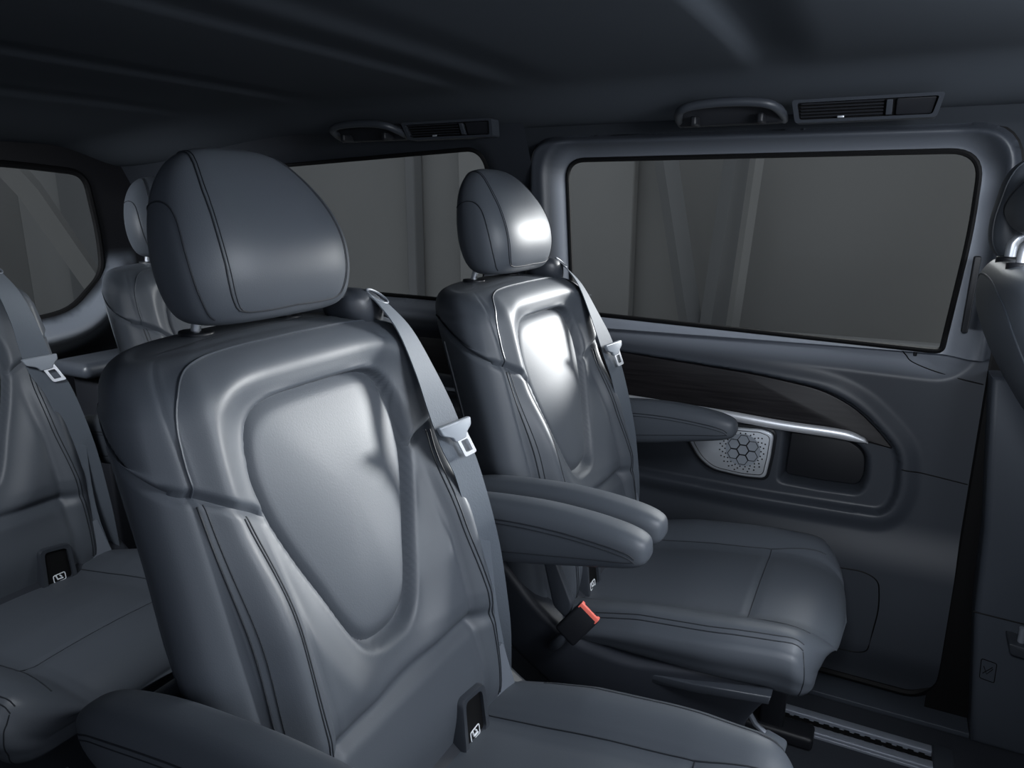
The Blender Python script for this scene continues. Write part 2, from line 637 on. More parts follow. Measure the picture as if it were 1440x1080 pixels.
def make_cushion(root):
    def top(x, y):
        a = abs(y)
        zc = lerp_table([(-0.50, -0.705), (-0.42, -0.700), (-0.34, -0.690), (-0.25, -0.675), (-0.15, -0.664), (-0.08, -0.660), (0.0, -0.660)], x)
        zb = lerp_table([(-0.50, -0.700), (-0.42, -0.680), (-0.36, -0.665), (-0.30, -0.652), (-0.23, -0.645), (-0.15, -0.637), (-0.08, -0.634), (0.0, -0.636)], x)
        fade = 1 - 0.35 * sstep(-0.09, 0.0, x)
        b = sstep(0.110, 0.188, a)
        z = zc + (zb - zc) * b * fade
        z -= 0.018 * sstep(0.198, 0.232, a)
        z += 0.005 * (1 - (a / 0.12) ** 2) if a < 0.12 else 0
        z -= 0.0035 * math.exp(-((x + 0.142) / 0.005) ** 2) * (1 - sstep(0.12, 0.15, a))      # cross crease
        z += 0.004 * math.exp(-((x + 0.10) / 0.045) ** 2) * (1 - sstep(0.10, 0.16, a))
        z -= 0.004 * math.exp(-((a - 0.136) / 0.004) ** 2)
        return z
    NY = 70
    xs = [-0.50 + 0.435 * i / 60 for i in range(61)]
    info = [(x, 0.0, 0.0) for x in xs]
    for k in range(1, 17):
        t = k / 16 * math.pi / 2
        info.append((-0.065 + 0.065 * math.sin(t), 1 - math.cos(t), math.sin(t)))
    R = []
    for x, rd, sn in info:
        hw = 0.2300 * (1 - 0.02 * sstep(-0.3, -0.5, x)) - 0.012 * sstep(-0.2, -0.06, x) - 0.050 * rd
        zbot = lerp_table([(-0.50, -0.745), (-0.35, -0.722), (-0.2, -0.722), (-0.1, -0.722), (0.0, -0.730)], x) + 0.008 * rd
        ring = []
        for i in range(NY + 1):
            u = -1 + 2 * i / NY
            y = u * 0.232
            z = top(x, y) - 0.052 * rd * (1 - 0.25 * rd)
            z = max(z, zbot + 0.012)
            yy = u * hw
            dx = -0.030 * (abs(u) ** 3) * sn
            ring.append((x + dx, yy, z))
        for s in (1, -1):
            zt = ring[NY if s > 0 else 0][2]
            dx = -0.030 * sn
            seq = []
            for k in range(1, 11):
                t = k / 10
                z = zt + (zbot - zt) * t
                bulge = 0.006 * math.sin(min(1, t * 1.6) * math.pi) if t < 0.625 else -0.012 * ((t - 0.625) / 0.375) ** 2
                seq.append((x + dx, s * (hw + bulge), z))
            if s < 0:
                seq = seq[::-1]
            ring += seq
        R.append(ring)
    last = R[-1]
    cz = sum(p[2] for p in last) / len(last)
    for k in range(1, 7):
        t = k / 6.5
        R.append([(p[0] + 0.004 * t + (0 - p[0]) * t * 0.3, p[1] * (1 - t), cz + (p[2] - cz) * (1 - t)) for p in last])
    m = MB(ROOT)
    m.rings(R, cap0=True, cap1=True)
    cu = m.obj('seat_cushion', M['leather'], root, ang=75)
    bvh = bvh_of(cu)
    L = lambda x, y, z: Vector((x, y, z)) - ROOT
    for s in (-1, 1):
        for yy, r, dr in ((0.136, 0.0010, 'top'),):
            pts = [L(x, s * (yy + 0.01 * sstep(-0.15, -0.05, x)), -0.4) for x in [-0.44 + 0.395 * i / 40 for i in range(41)]]
            q = project(bvh, pts, (0, 0, -1), 0.1, 0.0002)
            m = MB()
            m.tube(q, r, 6)
            m.obj('insert_seam', M['seam'], cu, recalc=False)
        for k, yy in enumerate((0.206, 0.213)):
            pts = [L(x, s * (yy - 0.012 * sstep(-0.2, -0.06, x) - 0.004 * sstep(-0.09, -0.05, x)), -0.4) for x in [-0.375 + 0.325 * i / 40 for i in range(41)]]
            q = project(bvh, pts, (0, 0, -1), 0.1, 0.0002)
            m = MB()
            m.tube(q, 0.0010, 6)
            m.obj('side_seam', M['seam'], cu, recalc=False)
        pts = [L(-0.050 + 0.006 * math.sin(i / 15 * math.pi), s * 0.35, -0.652 - 0.072 * i / 15) for i in range(16)]
        q = project(bvh, pts, (0, -s, 0), 0.0, 0.0002)
        m = MB()
        m.tube(q, 0.0009, 6)
        m.obj('corner_seam', M['seam'], cu, recalc=False)
    pts = [L(-0.142, -0.135 + 0.27 * i / 30, -0.4) for i in range(31)]
    q = project(bvh, pts, (0, 0, -1), 0.1, 0.0001)
    m = MB()
    m.tube(q, 0.0008, 6)
    m.obj('cross_seam', M['seam'], cu, recalc=False)
    return cu


def make_seat():
    root = empty('passenger_seat', (ROOT.x, 0, 0), '', 'seat', 'leather passenger seats in two rows')
    L = lambda x, y, z: Vector((x, y, z)) - ROOT
    back, yoke = make_backrest(root)
    pan = make_center_panel(root)
    bb, by = bvh_of(back), bvh_of(yoke)
    for s in (-1, 1):
        # piping where the yoke's face meets its side, up and over the top
        pts = catmull([L(0, s * a, b) for a, b in [(0.200, -0.272), (0.2005, -0.235), (0.197, -0.203), (0.186, -0.178), (0.165, -0.161), (0.135, -0.1535), (0.08, -0.150), (0.0, -0.149)]], 8)
        q = project(by, pts, (-1, 0, 0), 0.0, 0.0004)
        m = MB()
        m.tube(q, 0.0014, 6)
        m.obj('edge_piping', M['piping'], yoke, recalc=False)
        # stitched seams down the bolster
        for off, r, mt in ((0.0, 0.0012, 'seam'), (-0.006, 0.0007, 'seam')):
            pts = catmull([L(0, s * (a + off), b) for a, b in [(0.200, -0.276), (0.198, -0.33), (0.196, -0.42), (0.199, -0.52), (0.199, -0.68)]], 10)
            q = project(bb, pts, (-1, 0, 0), 0.0, 0.0003)
            m = MB()
            m.tube(q, r, 6)
            m.obj('outer_bolster_seam', M[mt], back, recalc=False)
        for off in (0.0, -0.005):
            pts = catmull([L(0, s * (a + off), b) for a, b in [(0.162, -0.300), (0.156, -0.35), (0.156, -0.42), (0.164, -0.50), (0.168, -0.58), (0.168, -0.68)]], 10)
            q = project(bb, pts, (-1, 0, 0), 0.0, 0.0003)
            m = MB()
            m.tube(q, 0.0010, 6)
            m.obj('inner_bolster_seam', M['seam'], back, recalc=False)
        # edge of the rear shell
        pts = [L(x_front(z) - 0.105, s * 0.5, z) for z in [-0.235 - 0.46 * i / 30 for i in range(31)]]
        q = project(bb, pts, (0, -s, 0), 0.0, 0.0004)
        m = MB()
        m.tube(q, 0.0022, 6)
        m.obj('shell_edge', M['piping'], back, recalc=False)
        # collars for the headrest posts
        m = MB(ROOT)
        ring = [(-0.683 + 0.022 * math.cos(a), s * 0.070 + 0.017 * math.sin(a)) for a in [2 * math.pi * i / 24 for i in range(24)]]
        m.prism(ring, -0.160, -0.1412, lambda u, v, w: (u, v, w), 0.002)
        m.obj('post_collar', M['dark'], yoke)
        # child seat anchor slot in the lumbar roll
        cy = s * 0.092
        zc = -0.668
        fr = rpoly([(-0.017, -0.036), (0.017, -0.030), (0.017, 0.030), (-0.012, 0.034)], 0.008)

        def place(u, v, w, zc=zc, cy=cy):
            z = zc + v
            return (x_front(zc) - 0.42 * 0 + 0.040 - 0.12 * v + w, cy + u, z)
        outer = rpoly([(-0.034, -0.044), (0.032, -0.040), (0.032, 0.034), (-0.026, 0.042)], 0.012)
        inner = [(u * 0.72 + 0.001, v * 0.80) for u, v in outer]
        m = MB(ROOT)
        R = [[place(u, v, -0.02) for u, v in outer], [place(u, v, 0.0) for u, v in outer], [place(u * 0.96, v * 0.97, 0.003) for u, v in outer], [place(u, v, 0.002) for u, v in inner], [place(u, v, -0.012) for u, v in inner]]
        m.rings(R)
        sl = m.obj('anchor_frame', M['plastic'], root, recalc=False)
        m = MB(ROOT)
        m.prism(inner, -0.008, -0.003, place)
        m.obj('slot', M['black'], sl)
        m = MB(ROOT)
        # small child seat symbol on a square
        sq = rpoly([(-0.011, -0.031), (0.011, -0.031), (0.011, -0.017), (-0.011, -0.017)], 0.003, 3)
        pts = [Vector(place(u + 0.001, v, -0.0022)) for u, v in sq]
        m.tube(pts, 0.0009, 5, True)
        m.tube([place(-0.005, -0.018, -0.0022), place(-0.003, -0.026, -0.0022), place(0.007, -0.0265, -0.0022)], 0.0014, 5)
        m.tube([place(0.002, -0.0195, -0.0022), place(0.005, -0.0235, -0.0022)], 0.0014, 5)
        m.obj('anchor_symbol', M['white'], sl, recalc=False)
        m = MB(ROOT)
        m.tube([place(-0.008, 0.004, -0.006), place(0.006, 0.006, -0.006)], 0.0014, 6)
        m.obj('anchor_bar', M['metal'], sl)
    hr = make_headrest(root)
    armrest(root, -1)
    armrest(root, 1)
    cu = make_cushion(root)

    # belt outlet on the far shoulder
    m = MB(ROOT)
    R = []
    for t, hx, hy, hz in ((-0.045, 0.012, 0.020, 0.008), (-0.04, 0.028, 0.030, 0.018), (-0.02, 0.040, 0.036, 0.026), (0.0, 0.042, 0.038, 0.029), (0.02, 0.038, 0.036, 0.028), (0.034, 0.026, 0.030, 0.022), (0.038, 0.010, 0.016, 0.010)):
        ring = []
        for k in range(28):
            a = 2 * math.pi * k / 28
            cs, sn = math.cos(a), math.sin(a)
            ring.append((-0.640 + hx * math.copysign(abs(cs) ** 0.7, cs) - 0.2 * t, 0.152 + t, -0.142 + hz * math.copysign(abs(sn) ** 0.7, sn) - 0.25 * t))
        R.append(ring)
    m.rings(R, cap0=True, cap1=True)
    m.obj('belt_outlet', M['plastic'], root, ang=80)
    o_out = children(root)[-1]
    m = MB(ROOT)
    q = [(-0.607 + 0.009 * math.cos(a), 0.161 + 0.019 * math.sin(a), -0.1245 - 0.008 * math.cos(a) - 0.006 * math.sin(a)) for a in [2 * math.pi * k / 28 for k in range(28)]]
    m.tube(q, 0.0019, 8, True)
    for b in [o for o in bpy.data.objects if o.parent == root and o.name.startswith('belt_outlet')]:
        m.obj('outlet_bezel', M['lightplastic'], b)

    # belt: shoulder to tongue, tongue to anchorage
    path = [(-0.612, 0.157, -0.124), (-0.596, 0.159, -0.134), (-0.565, 0.163, -0.168), (-0.534, 0.165, -0.225), (-0.510, 0.160, -0.268), (-0.495, 0.161, -0.305),
            (-0.484, 0.178, -0.350), (-0.472, 0.188, -0.41), (-0.462, 0.196, -0.48), (-0.457, 0.202, -0.55), (-0.455, 0.208, -0.61), (-0.458, 0.215, -0.67), (-0.462, 0.222, -0.74)]
    wd = [(-0.30, 1, -0.25), (-0.32, 1, -0.2), (-0.22, 1, -0.1), (-0.04, 1, 0), (0.15, 1, 0.06), (0.22, 1, 0.08), (0.22, 1, 0.08), (0.3, 1, 0), (0.5, 1, 0), (0.8, 1, 0), (1, 0.8, 0), (1, 0.5, 0), (1, 0.3, 0)]
    pp = catmull(path, 6)
    ww = catmull(wd, 6)
    m = MB(ROOT)
    m.ribbon(pp, ww, 0.046, 0.0016)
    belt = m.obj('seat_belt', M['belt'], root, ang=60)
    m = MB(ROOT)
    p2 = catmull([(-0.468, 0.190, -0.45), (-0.450, 0.178, -0.55), (-0.436, 0.176, -0.62), (-0.428, 0.182, -0.67), (-0.424, 0.188, -0.722)], 6)
    m.ribbon(p2, [(0.35, 1, 0)] * len(p2), 0.030, 0.0014)
    m.obj('lap_belt', M['belt'], belt, ang=60)
    m = MB(ROOT)
    p3 = catmull([(-0.437, 0.168, -0.615), (-0.428, 0.176, -0.66), (-0.420, 0.186, -0.712)], 5)
    m.ribbon(p3, [(0.35, 1, 0)] * len(p3), 0.034, 0.005)
    m.obj('belt_sleeve', M['lightplastic'], belt)
    # tongue: cross bar and slotted plate
    m = MB(ROOT)
    t0 = Vector((-0.486, 0.156, -0.289))
    U = Vector((0.2, 1, 0.08)).normalized()
    D = Vector((0.16, 0.34, -0.92)).normalized()
    D = (D - U * D.dot(U) * 0.6).normalized()
    Nn = U.cross(D).normalized()
    F = lambda u, v, w: t0 + U * u + D * v + Nn * w
    bar = rpoly([(-0.030, -0.008), (0.030, -0.006), (0.028, 0.005), (0.017, 0.013), (0.014, 0.020), (-0.007, 0.020), (-0.010, 0.013), (-0.026, 0.005)], 0.003)
    m.prism(bar, -0.004, 0.004, F, 0.002)
    tg = m.obj('tongue_cover', M['tongue'], belt)
    m = MB(ROOT)
    D2 = (D + U * 0.28).normalized()
    F2 = lambda u, v, w: t0 + U * (u + 0.004) + D2 * v + Nn * w
    out = rpoly([(-0.0115, 0.010), (0.0115, 0.010), (0.0115, 0.050), (-0.0115, 0.050)], 0.004)
    inn = rpoly([(-0.0065, 0.024), (0.0065, 0.024), (0.0065, 0.044), (-0.0065, 0.044)], 0.002)
    R = [[F2(u, v, -0.0012) for u, v in out], [F2(u, v, 0.0012) for u, v in out], [F2(u, v, 0.0012) for u, v in inn], [F2(u, v, -0.0012) for u, v in inn], [F2(u, v, -0.0012) for u, v in out]]
    m.rings(R)
    m.obj('tongue_plate', M['chrome'], tg, ang=30, label='pale metal buckle tongue')

    # plastic seat base with side shields
    poly = rpoly([(-0.655, -0.560), (-0.600, -0.548), (-0.535, -0.600), (-0.470, -0.668), (-0.400, -0.714), (-0.30, -0.724), (-0.090, -0.705), (-0.085, -0.735), (-0.125, -0.80), (-0.135, -0.90), (-0.160, -0.985),
                  (-0.33, -0.985), (-0.36, -0.865), (-0.435, -0.822), (-0.520, -0.765), (-0.600, -0.690), (-0.665, -0.61)], 0.03, 4)
    m = MB(ROOT)
    m.prism(poly, -0.243, 0.243, lambda u, v, w: (u, w * (1 - 0.14 * sstep(-0.35, -0.10, u)), v), 0.014, 3)
    base = m.obj('seat_base', M['shell'], root, ang=50)
    for s in (-1, 1):
        m = MB(ROOT)
        strip = [(-0.455, -0.700), (-0.40, -0.733), (-0.32, -0.742), (-0.20, -0.734), (-0.085, -0.718), (-0.088, -0.732), (-0.20, -0.750), (-0.32, -0.758), (-0.41, -0.750), (-0.462, -0.715)]
        m.prism(strip, s * 0.205, s * 0.234, lambda u, v, w: (u, w, v), 0.002, 2)
        m.obj('base_trim', M['plastic'], base, ang=50)
        m = MB(ROOT)
        m.rbox((-0.115, s * 0.185, -0.99), (0.05, 0.035, 0.21), 0.008)
        m.obj('leg', M['dark'], root)
        m = MB(ROOT)
        m.rbox((-0.39, s * 0.185, -0.99), (0.06, 0.035, 0.21), 0.008)
        m.obj('leg', M['dark'], root)
        m = MB(ROOT)
        m.rbox((-0.28, s * 0.185, -1.083), (0.50, 0.055, 0.030), 0.008)
        m.obj('floor_shoe', M['dark'], root)
    # release lever at the front foot
    m = MB(ROOT)
    m.tube([(-0.135, -0.10, -0.845), (-0.115, -0.118, -0.860), (-0.098, -0.122, -0.868)], 0.005, 8)
    lev = m.obj('release_lever', M['rail'], root)
    m = MB(ROOT)
    m.prism(rpoly([(-0.02, -0.016), (0.02, -0.018), (0.022, 0.016), (-0.018, 0.018)], 0.008), -0.004, 0.004, lambda u, v, w: (-0.082 + u * 0.9, -0.126 + v, -0.876 + w - u * 0.25), 0.003)
    m.obj('lever_pad', M['lightplastic'], lev)
    # recliner strap on the near side
    m = MB(ROOT)
    m.prism(rpoly([(-0.455, -0.555), (-0.432, -0.560), (-0.398, -0.640), (-0.408, -0.668), (-0.432, -0.650)], 0.008), -0.256, -0.240, lambda u, v, w: (u, w, v), 0.003)
    m.obj('recline_strap', M['plastic'], root)
    # buckle with red button
    m = MB(ROOT)
    from mathutils import Euler
    e = Euler((math.radians(-14), math.radians(38), 0))
    cpos = Vector((-0.388, -0.254, -0.670))
    m.rbox(cpos, (0.042, 0.020, 0.064), 0.005, 3, e)
    bk = m.obj('belt_buckle', M['dark'], root)
    m = MB(ROOT)
    ax = Vector((0, 0, 1))
    ax.rotate(e)
    ux = Vector((1, 0, 0))
    ux.rotate(e)
    uy = Vector((0, 1, 0))
    uy.rotate(e)
    tip = cpos + ax * 0.032
    FB = lambda u, v, w: tip + ux * u + uy * v + ax * w
    U3 = [(-0.019, -0.0098), (0.019, -0.0098), (0.019, 0.002), (0.0145, 0.002), (0.0125, -0.0035), (-0.0125, -0.0035), (-0.0145, 0.002), (-0.019, 0.002)]
    m.prism(U3, -0.008, 0.0022, FB, 0.001, 2)
    m.obj('red_button', M['red'], bk, ang=30, label='red release button')
    m = MB(ROOT)
    m.tube([cpos - ax * 0.03, cpos - ax * 0.05, cpos - ax * 0.075 + Vector((-0.0, 0.02, 0))], 0.009, 10)
    m.obj('buckle_stalk', M['plastic'], bk)
    return root


seat = make_seat()
seat.location = (ROOT.x, 0.624, 0)
seat['label'] = 'large dark grey leather seat nearest the camera in the middle of the photo'
seat_b = copy_tree(seat)
seat_b.location = (ROOT.x, 1.244, 0)
seat_b['label'] = 'dark grey leather seat beside the sliding door, red belt buckle and whole cushion visible'
seat_c = copy_tree(seat)
seat_c.location = (ROOT.x - 0.908, 0.624, 0)
seat_c['label'] = 'rear row leather seat cut off by the left edge of the photo'
seat_d = copy_tree(seat)
seat_d.location = (ROOT.x - 0.908, 1.244, 0)
seat_d['label'] = 'rear row leather seat mostly hidden behind the nearest seat, pale shoulder showing'


# ------------------------------------------------------------------ front seat at the right edge, seen from behind
def make_front_seat():
    FX, FY = 0.145, 1.25
    org = Vector((FX + 0.3, FY, -1.1))
    root = empty('front_seat', (org.x, org.y, 0), 'front seat seen from behind at the right edge of the photo', 'seat')
    R = []
    tab = [(-0.68, 0.46, 0.235, 0.10), (-0.5, 0.355, 0.24, 0.115), (-0.40, 0.285, 0.24, 0.12), (-0.31, 0.208, 0.24, 0.125), (-0.24, 0.162, 0.24, 0.13), (-0.19, 0.137, 0.235, 0.13), (-0.15, 0.124, 0.228, 0.125), (-0.115, 0.124, 0.216, 0.11),
           (-0.097, 0.132, 0.195, 0.085), (-0.088, 0.142, 0.165, 0.06), (-0.083, 0.155, 0.12, 0.03)]
    cp = catmull([Vector((a, b, 0)) for a, b, c, d in tab], 5)
    cq = catmull([Vector((c, d, 0)) for a, b, c, d in tab], 5)
    for p, q in zip(cp, cq):
        z, xb, hw, th = p.x, p.y, q.x, q.y
        ring = []
        for k in range(48):
            a = 2 * math.pi * k / 48
            cs, sn = math.cos(a), math.sin(a)
            x = xb + th / 2 + th / 2 * math.copysign(abs(cs) ** 0.7, cs)
            y = hw * math.copysign(abs(sn) ** 0.6, sn)
            if cs < 0:
                y *= 1 - 0.16 * cs * cs
            ring.append((FX - 0.145 + x, FY + y, z))
        R.append(ring)
    m = MB(org)
    m.rings(R, cap0=True, cap1=True)
    bk = m.obj('backrest', M['leather'], root, ang=80)
    bvh = bvh_of(bk)
    pts = catmull([Vector((-0.3 + FX, FY + a, b)) - org for a, b in [(-0.215, -0.30), (-0.19, -0.16), (-0.12, -0.115), (0, -0.105), (0.12, -0.115), (0.19, -0.16), (0.215, -0.30)]], 8)
    m = MB()
    m.tube(project(bvh, pts, (1, 0, 0), 0.1, 0.0005), 0.0014, 6)
    m.obj('back_seam', M['piping'], bk, recalc=False)
    # headrest: a side wing on the far side and the rounded pad beside it
    m = MB(org)
    R = []
    tab = [(-0.093, 0.172, 0.020), (-0.090, 0.158, 0.026), (-0.080, 0.144, 0.034), (-0.060, 0.134, 0.038), (-0.03, 0.132, 0.039), (0.0, 0.136, 0.039), (0.028, 0.141, 0.038), (0.048, 0.150, 0.034), (0.060, 0.164, 0.026), (0.064, 0.178, 0.014)]
    for q in catmull([Vector(t) for t in tab], 3):
        z, xb, hw = q.x, q.y, q.z
        th = 0.045 + 0.3 * max(0, z + 0.02)
        R.append([(xb + th * 0.5 + th * 0.5 * math.copysign(abs(math.cos(a)) ** 0.8, math.cos(a)), FY + 0.122 + hw * math.copysign(abs(math.sin(a)) ** 0.7, math.sin(a)), z) for a in [2 * math.pi * k / 32 for k in range(32)]])
    m.rings(R, cap0=True, cap1=True)
    hs = m.obj('headrest_wing', M['leather'], root, ang=80)
    m = MB(org)
    m.tube([r[19] for r in R[2:-2]], 0.0014, 6)
    m.obj('wing_piping', M['piping'], hs, recalc=False)
    m = MB(org)
    R = []
    tab = [(-0.050, 0.190, 0.070), (-0.047, 0.168, 0.098), (-0.036, 0.148, 0.112), (-0.015, 0.137, 0.117), (0.003, 0.138, 0.117), (0.022, 0.148, 0.113), (0.042, 0.166, 0.104), (0.056, 0.188, 0.086), (0.061, 0.205, 0.06)]
    for q in catmull([Vector(t) for t in tab], 4):
        ring = []
        hx = max(0.012, (0.255 - q.y) / 2)
        for k in range(48):
            a = 2 * math.pi * k / 48
            cs, sn = math.cos(a), math.sin(a)
            ring.append((q.y + hx + hx * math.copysign(abs(cs) ** 0.8, cs), FY - 0.012 + q.z * math.copysign(abs(sn) ** 0.7, sn), q.x))
        R.append(ring)
    m.rings(R, cap0=True, cap1=True)
    hp = m.obj('headrest_pad', M['leather'], root, ang=80)
    bvh = bvh_of(hp)
    pts = catmull([Vector((-0.5, FY + a, b)) - org for a, b in [(0.10, -0.010), (0.07, -0.016), (0.04, -0.013), (0.01, -0.002), (-0.02, 0.020), (-0.04, 0.045)]], 6)
    for dz in (0, -0.006):
        m = MB()
        q = project(bvh, [p + Vector((0, 0, dz)) for p in pts], (1, 0, 0), 0.0, 0.0003)
        if len(q) > 2:
            m.tube(q, 0.001, 6)
            m.obj('pad_seam', M['seam'], hp, recalc=False)
    for y in (-0.062, 0.058):
        m = MB(org)
        m.tube(catmull([(0.158, FY + y, -0.12), (0.158, FY + y, -0.072), (0.161, FY + y, -0.058), (0.172, FY + y, -0.048), (0.19, FY + y, -0.042)], 6), 0.0075, 12)
        m.obj('post', M['metal'], hp)
        m = MB(org)
        m.prism([(0.158 + 0.018 * math.cos(a), FY + y + 0.018 * math.sin(a)) for a in [2 * math.pi * k / 20 for k in range(20)]], -0.100, -0.080, lambda u, v, w: (u, v, w), 0.002)
        m.obj('post_collar', M['dark'], bk)
    # cushion and base reach down to the floor
    m = MB(org)
    m.rbox((FX + 0.42, FY, -0.70), (0.52, 0.49, 0.15), 0.05, 5)
    m.obj('seat_cushion', M['leather'], root)
    m = MB(org)
    m.rbox((FX + 0.42, FY, -0.94), (0.42, 0.40, 0.319), 0.02)
    m.obj('seat_base', M['shell'], root)
    return root


make_front_seat()

# ------------------------------------------------------------------ side wall with sliding door
YW = 1.65
WIN = rpoly([(-0.706, 0.093), (0.131, 0.091), (0.131, -0.06), (0.112, -0.291), (0.09, -0.2915), (-0.683, -0.266)], [0.045, 0.055, 0.05, 0.045, 0.03, 0.012], 8)
FRAME = rpoly([(-0.795, 0.147), (0.193, 0.138), (0.193, -0.40), (-0.795, -0.40)], [0.07, 0.085, 0.01, 0.01], 8)
CONS = rpoly([(-0.80, -0.345), (-0.555, -0.352), (-0.236, -0.371), (-0.095, -0.390), (-0.025, -0.422), (0.023, -0.466), (0.062, -0.510), (0.070, -0.594), (0.052, -0.652), (-0.22, -0.656), (-0.80, -0.642)],
             [0, 0.03, 0.06, 0.06, 0.04, 0.03, 0.03, 0.04, 0.04, 0.05, 0], 5)
POCK = rpoly([(-0.166, -0.498), (-0.045, -0.493), (0.006, -0.525), (0.009, -0.590), (-0.002, -0.622), (-0.085, -0.625), (-0.170, -0.622)], [0.004, 0.03, 0.03, 0.03, 0.015, 0.02, 0.012], 5)
QWIN = rpoly([(-1.75, 0.090), (-0.906, 0.124), (-0.912, -0.05), (-0.95, -0.262), (-1.75, -0.250)], [0.05, 0.05, 0.05, 0.05, 0.05], 8)


def wall_base(z):
    """general lean of the side wall: upper part tilts inboard"""
    y = YW
    if z > 0.02:
        y -= 0.9 * (z - 0.02) ** 1.0 * sstep(0.02, 0.12, z)
    if z < -0.65:
        y += 0.012 * sstep(-0.65, -0.95, z)
    return y


def door_y(x, z):
    y = YW
    dw = sdf(WIN, x, z)
    df = sdf(FRAME, x, z)
    # raised surround that rolls in to the glass
    if z > -0.30:
        y -= 0.034 * sstep(0.0, -0.02, df)
        y -= 0.010 * math.exp(-((df + 0.008) / 0.008) ** 2)
        y += 0.042 * sstep(0.055, 0.004, dw)
    else:
        y -= 0.034 * sstep(-0.305, -0.27, z)
        # sill ledge
        y += 0.062 * sstep(0.062, 0.0, dw)
    # console around the wood strip, speaker and pocket
    dc = sdf(CONS, x, z)
    y += 0.014 * sstep(0.006, -0.008, dc)
    if dc > 0 and z < -0.30:
        y -= 0.012 * sstep(0.045, 0.010, dc) * sstep(-0.33, -0.38, z)
    dp = sdf(POCK, x, z)
    y += 0.060 * sstep(0.004, -0.016, dp)
    # lower rolls and the closing line
    y -= 0.022 * sstep(-0.66, -0.78, z)
    y += 0.030 * sstep(-0.95, -1.07, z)
    return y


def grid_wall(x0, x1, nx, z0, z1, nz, fn, hole=None, keep=None, outline=None):
    xs = [x0 + (x1 - x0) * i / nx for i in range(nx + 1)]
    zs = [z0 + (z1 - z0) * i / nz for i in range(nz + 1)]
    P = {}
    verts, faces = [], []
    step = max((x1 - x0) / nx, (z1 - z0) / nz)

    def snap(x, z):
        """pull vertices lying just inside the opening out to its edge"""
        for pg in (hole, outline):
            if pg is None:
                continue
            for _ in range(3):
                d = sdf(pg, x, z)
                if abs(d) > step:
                    break
                if abs(d) < 0.72 * step:
                    e = 1e-4
                    gx = (sdf(pg, x + e, z) - sdf(pg, x - e, z)) / (2 * e)
                    gz = (sdf(pg, x, z + e) - sdf(pg, x, z - e)) / (2 * e)
                    x, z = x - gx * d, z - gz * d
        return x, z
    for j, z in enumerate(zs):
        for i, x in enumerate(xs):
            a, b = snap(x, z)
            P[i, j] = len(verts)
            verts.append((a, fn(a, b), b))
    for j in range(nz):
        for i in range(nx):
            q = [P[i, j], P[i + 1, j], P[i + 1, j + 1], P[i, j + 1]]
            cx = sum(verts[k][0] for k in q) / 4
            cz = sum(verts[k][2] for k in q) / 4
            if hole is not None and sdf(hole, cx, cz) < 0:
                continue
            if keep is not None and not keep(cx, cz):
                continue
            faces.append(q)
    return verts, faces


DOOR = rpoly([(-0.797, 0.149), (0.194, 0.140), (0.192, -1.03), (0.155, -1.068), (-0.797, -1.060)], [0.075, 0.09, 0.03, 0.03, 0.01], 8)
v, f = grid_wall(-0.80, 0.198, 200, -1.072, 0.152, 330, door_y, WIN, lambda x, z: sdf(DOOR, x, z) < 0.0, DOOR)


def shade_attr(o, fn):
    at = o.data.attributes.new('shade', 'FLOAT', 'POINT')
    for k, vv in enumerate(o.data.vertices):
        at.data[k].value = fn(vv.co.x, vv.co.z)


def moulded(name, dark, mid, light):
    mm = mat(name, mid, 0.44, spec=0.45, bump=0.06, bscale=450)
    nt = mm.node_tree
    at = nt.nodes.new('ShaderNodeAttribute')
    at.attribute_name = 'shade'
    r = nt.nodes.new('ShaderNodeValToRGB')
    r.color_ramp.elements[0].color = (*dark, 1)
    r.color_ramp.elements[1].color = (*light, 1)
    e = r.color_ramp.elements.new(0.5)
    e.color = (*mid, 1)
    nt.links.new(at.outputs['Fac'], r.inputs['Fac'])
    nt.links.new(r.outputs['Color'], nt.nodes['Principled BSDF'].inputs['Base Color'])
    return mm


M['moulded'] = moulded('moulded_door_panel', (0.018, 0.021, 0.027), (0.039, 0.045, 0.056), (0.30, 0.325, 0.37))  # pale end of the ramp holds the painted sill light
m = MB()
m.add(v, f)
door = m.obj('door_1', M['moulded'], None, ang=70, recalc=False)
struct(door)


def door_painted_light(x, z):  # sill and window-edge brightness painted into the colour; darker towards the bottom
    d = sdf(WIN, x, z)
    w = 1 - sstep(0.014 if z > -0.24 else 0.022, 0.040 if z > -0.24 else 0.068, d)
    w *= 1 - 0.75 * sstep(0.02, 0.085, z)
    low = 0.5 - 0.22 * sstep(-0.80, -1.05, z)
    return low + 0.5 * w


shade_attr(door, door_painted_light)
ID = Vector((0, 0, 0))


def child_wall(name, poly, y0, y1, material, parent, bevel=0.002, ang=40, label=None):
    m = MB()
    m.prism(poly, y0, y1, lambda u, v, w: (u, w, v), bevel)
    return m.obj(name, material, parent, ang=ang, label=label)


# rubber edge between the panel and the glass
m = MB()
m.tube([(a, YW + 0.008, b) for a, b in WIN], 0.0055, 8, True)
m.obj('window_seal', M['black'], door)
# outer seal around the door
m = MB()
m.tube([(a, YW + 0.012, b) for a, b in DOOR], 0.010, 8, True)
m.obj('door_seal', M['black'], door)
# wooden strip
WOOD = rpoly([(-0.797, -0.348), (-0.555, -0.355), (-0.236, -0.376), (-0.098, -0.395), (-0.030, -0.427), (0.018, -0.470), (0.050, -0.506), (0.0, -0.499), (-0.06, -0.486), (-0.24, -0.471), (-0.54, -0.462), (-0.797, -0.452)],
             [0, 0.03, 0.06, 0.05, 0.03, 0.02, 0.004, 0.01, 0.02, 0.02, 0.02, 0], 5)
child_wall('wood_trim', WOOD, YW + 0.004, YW + 0.016, M['wood'], door, 0.002)
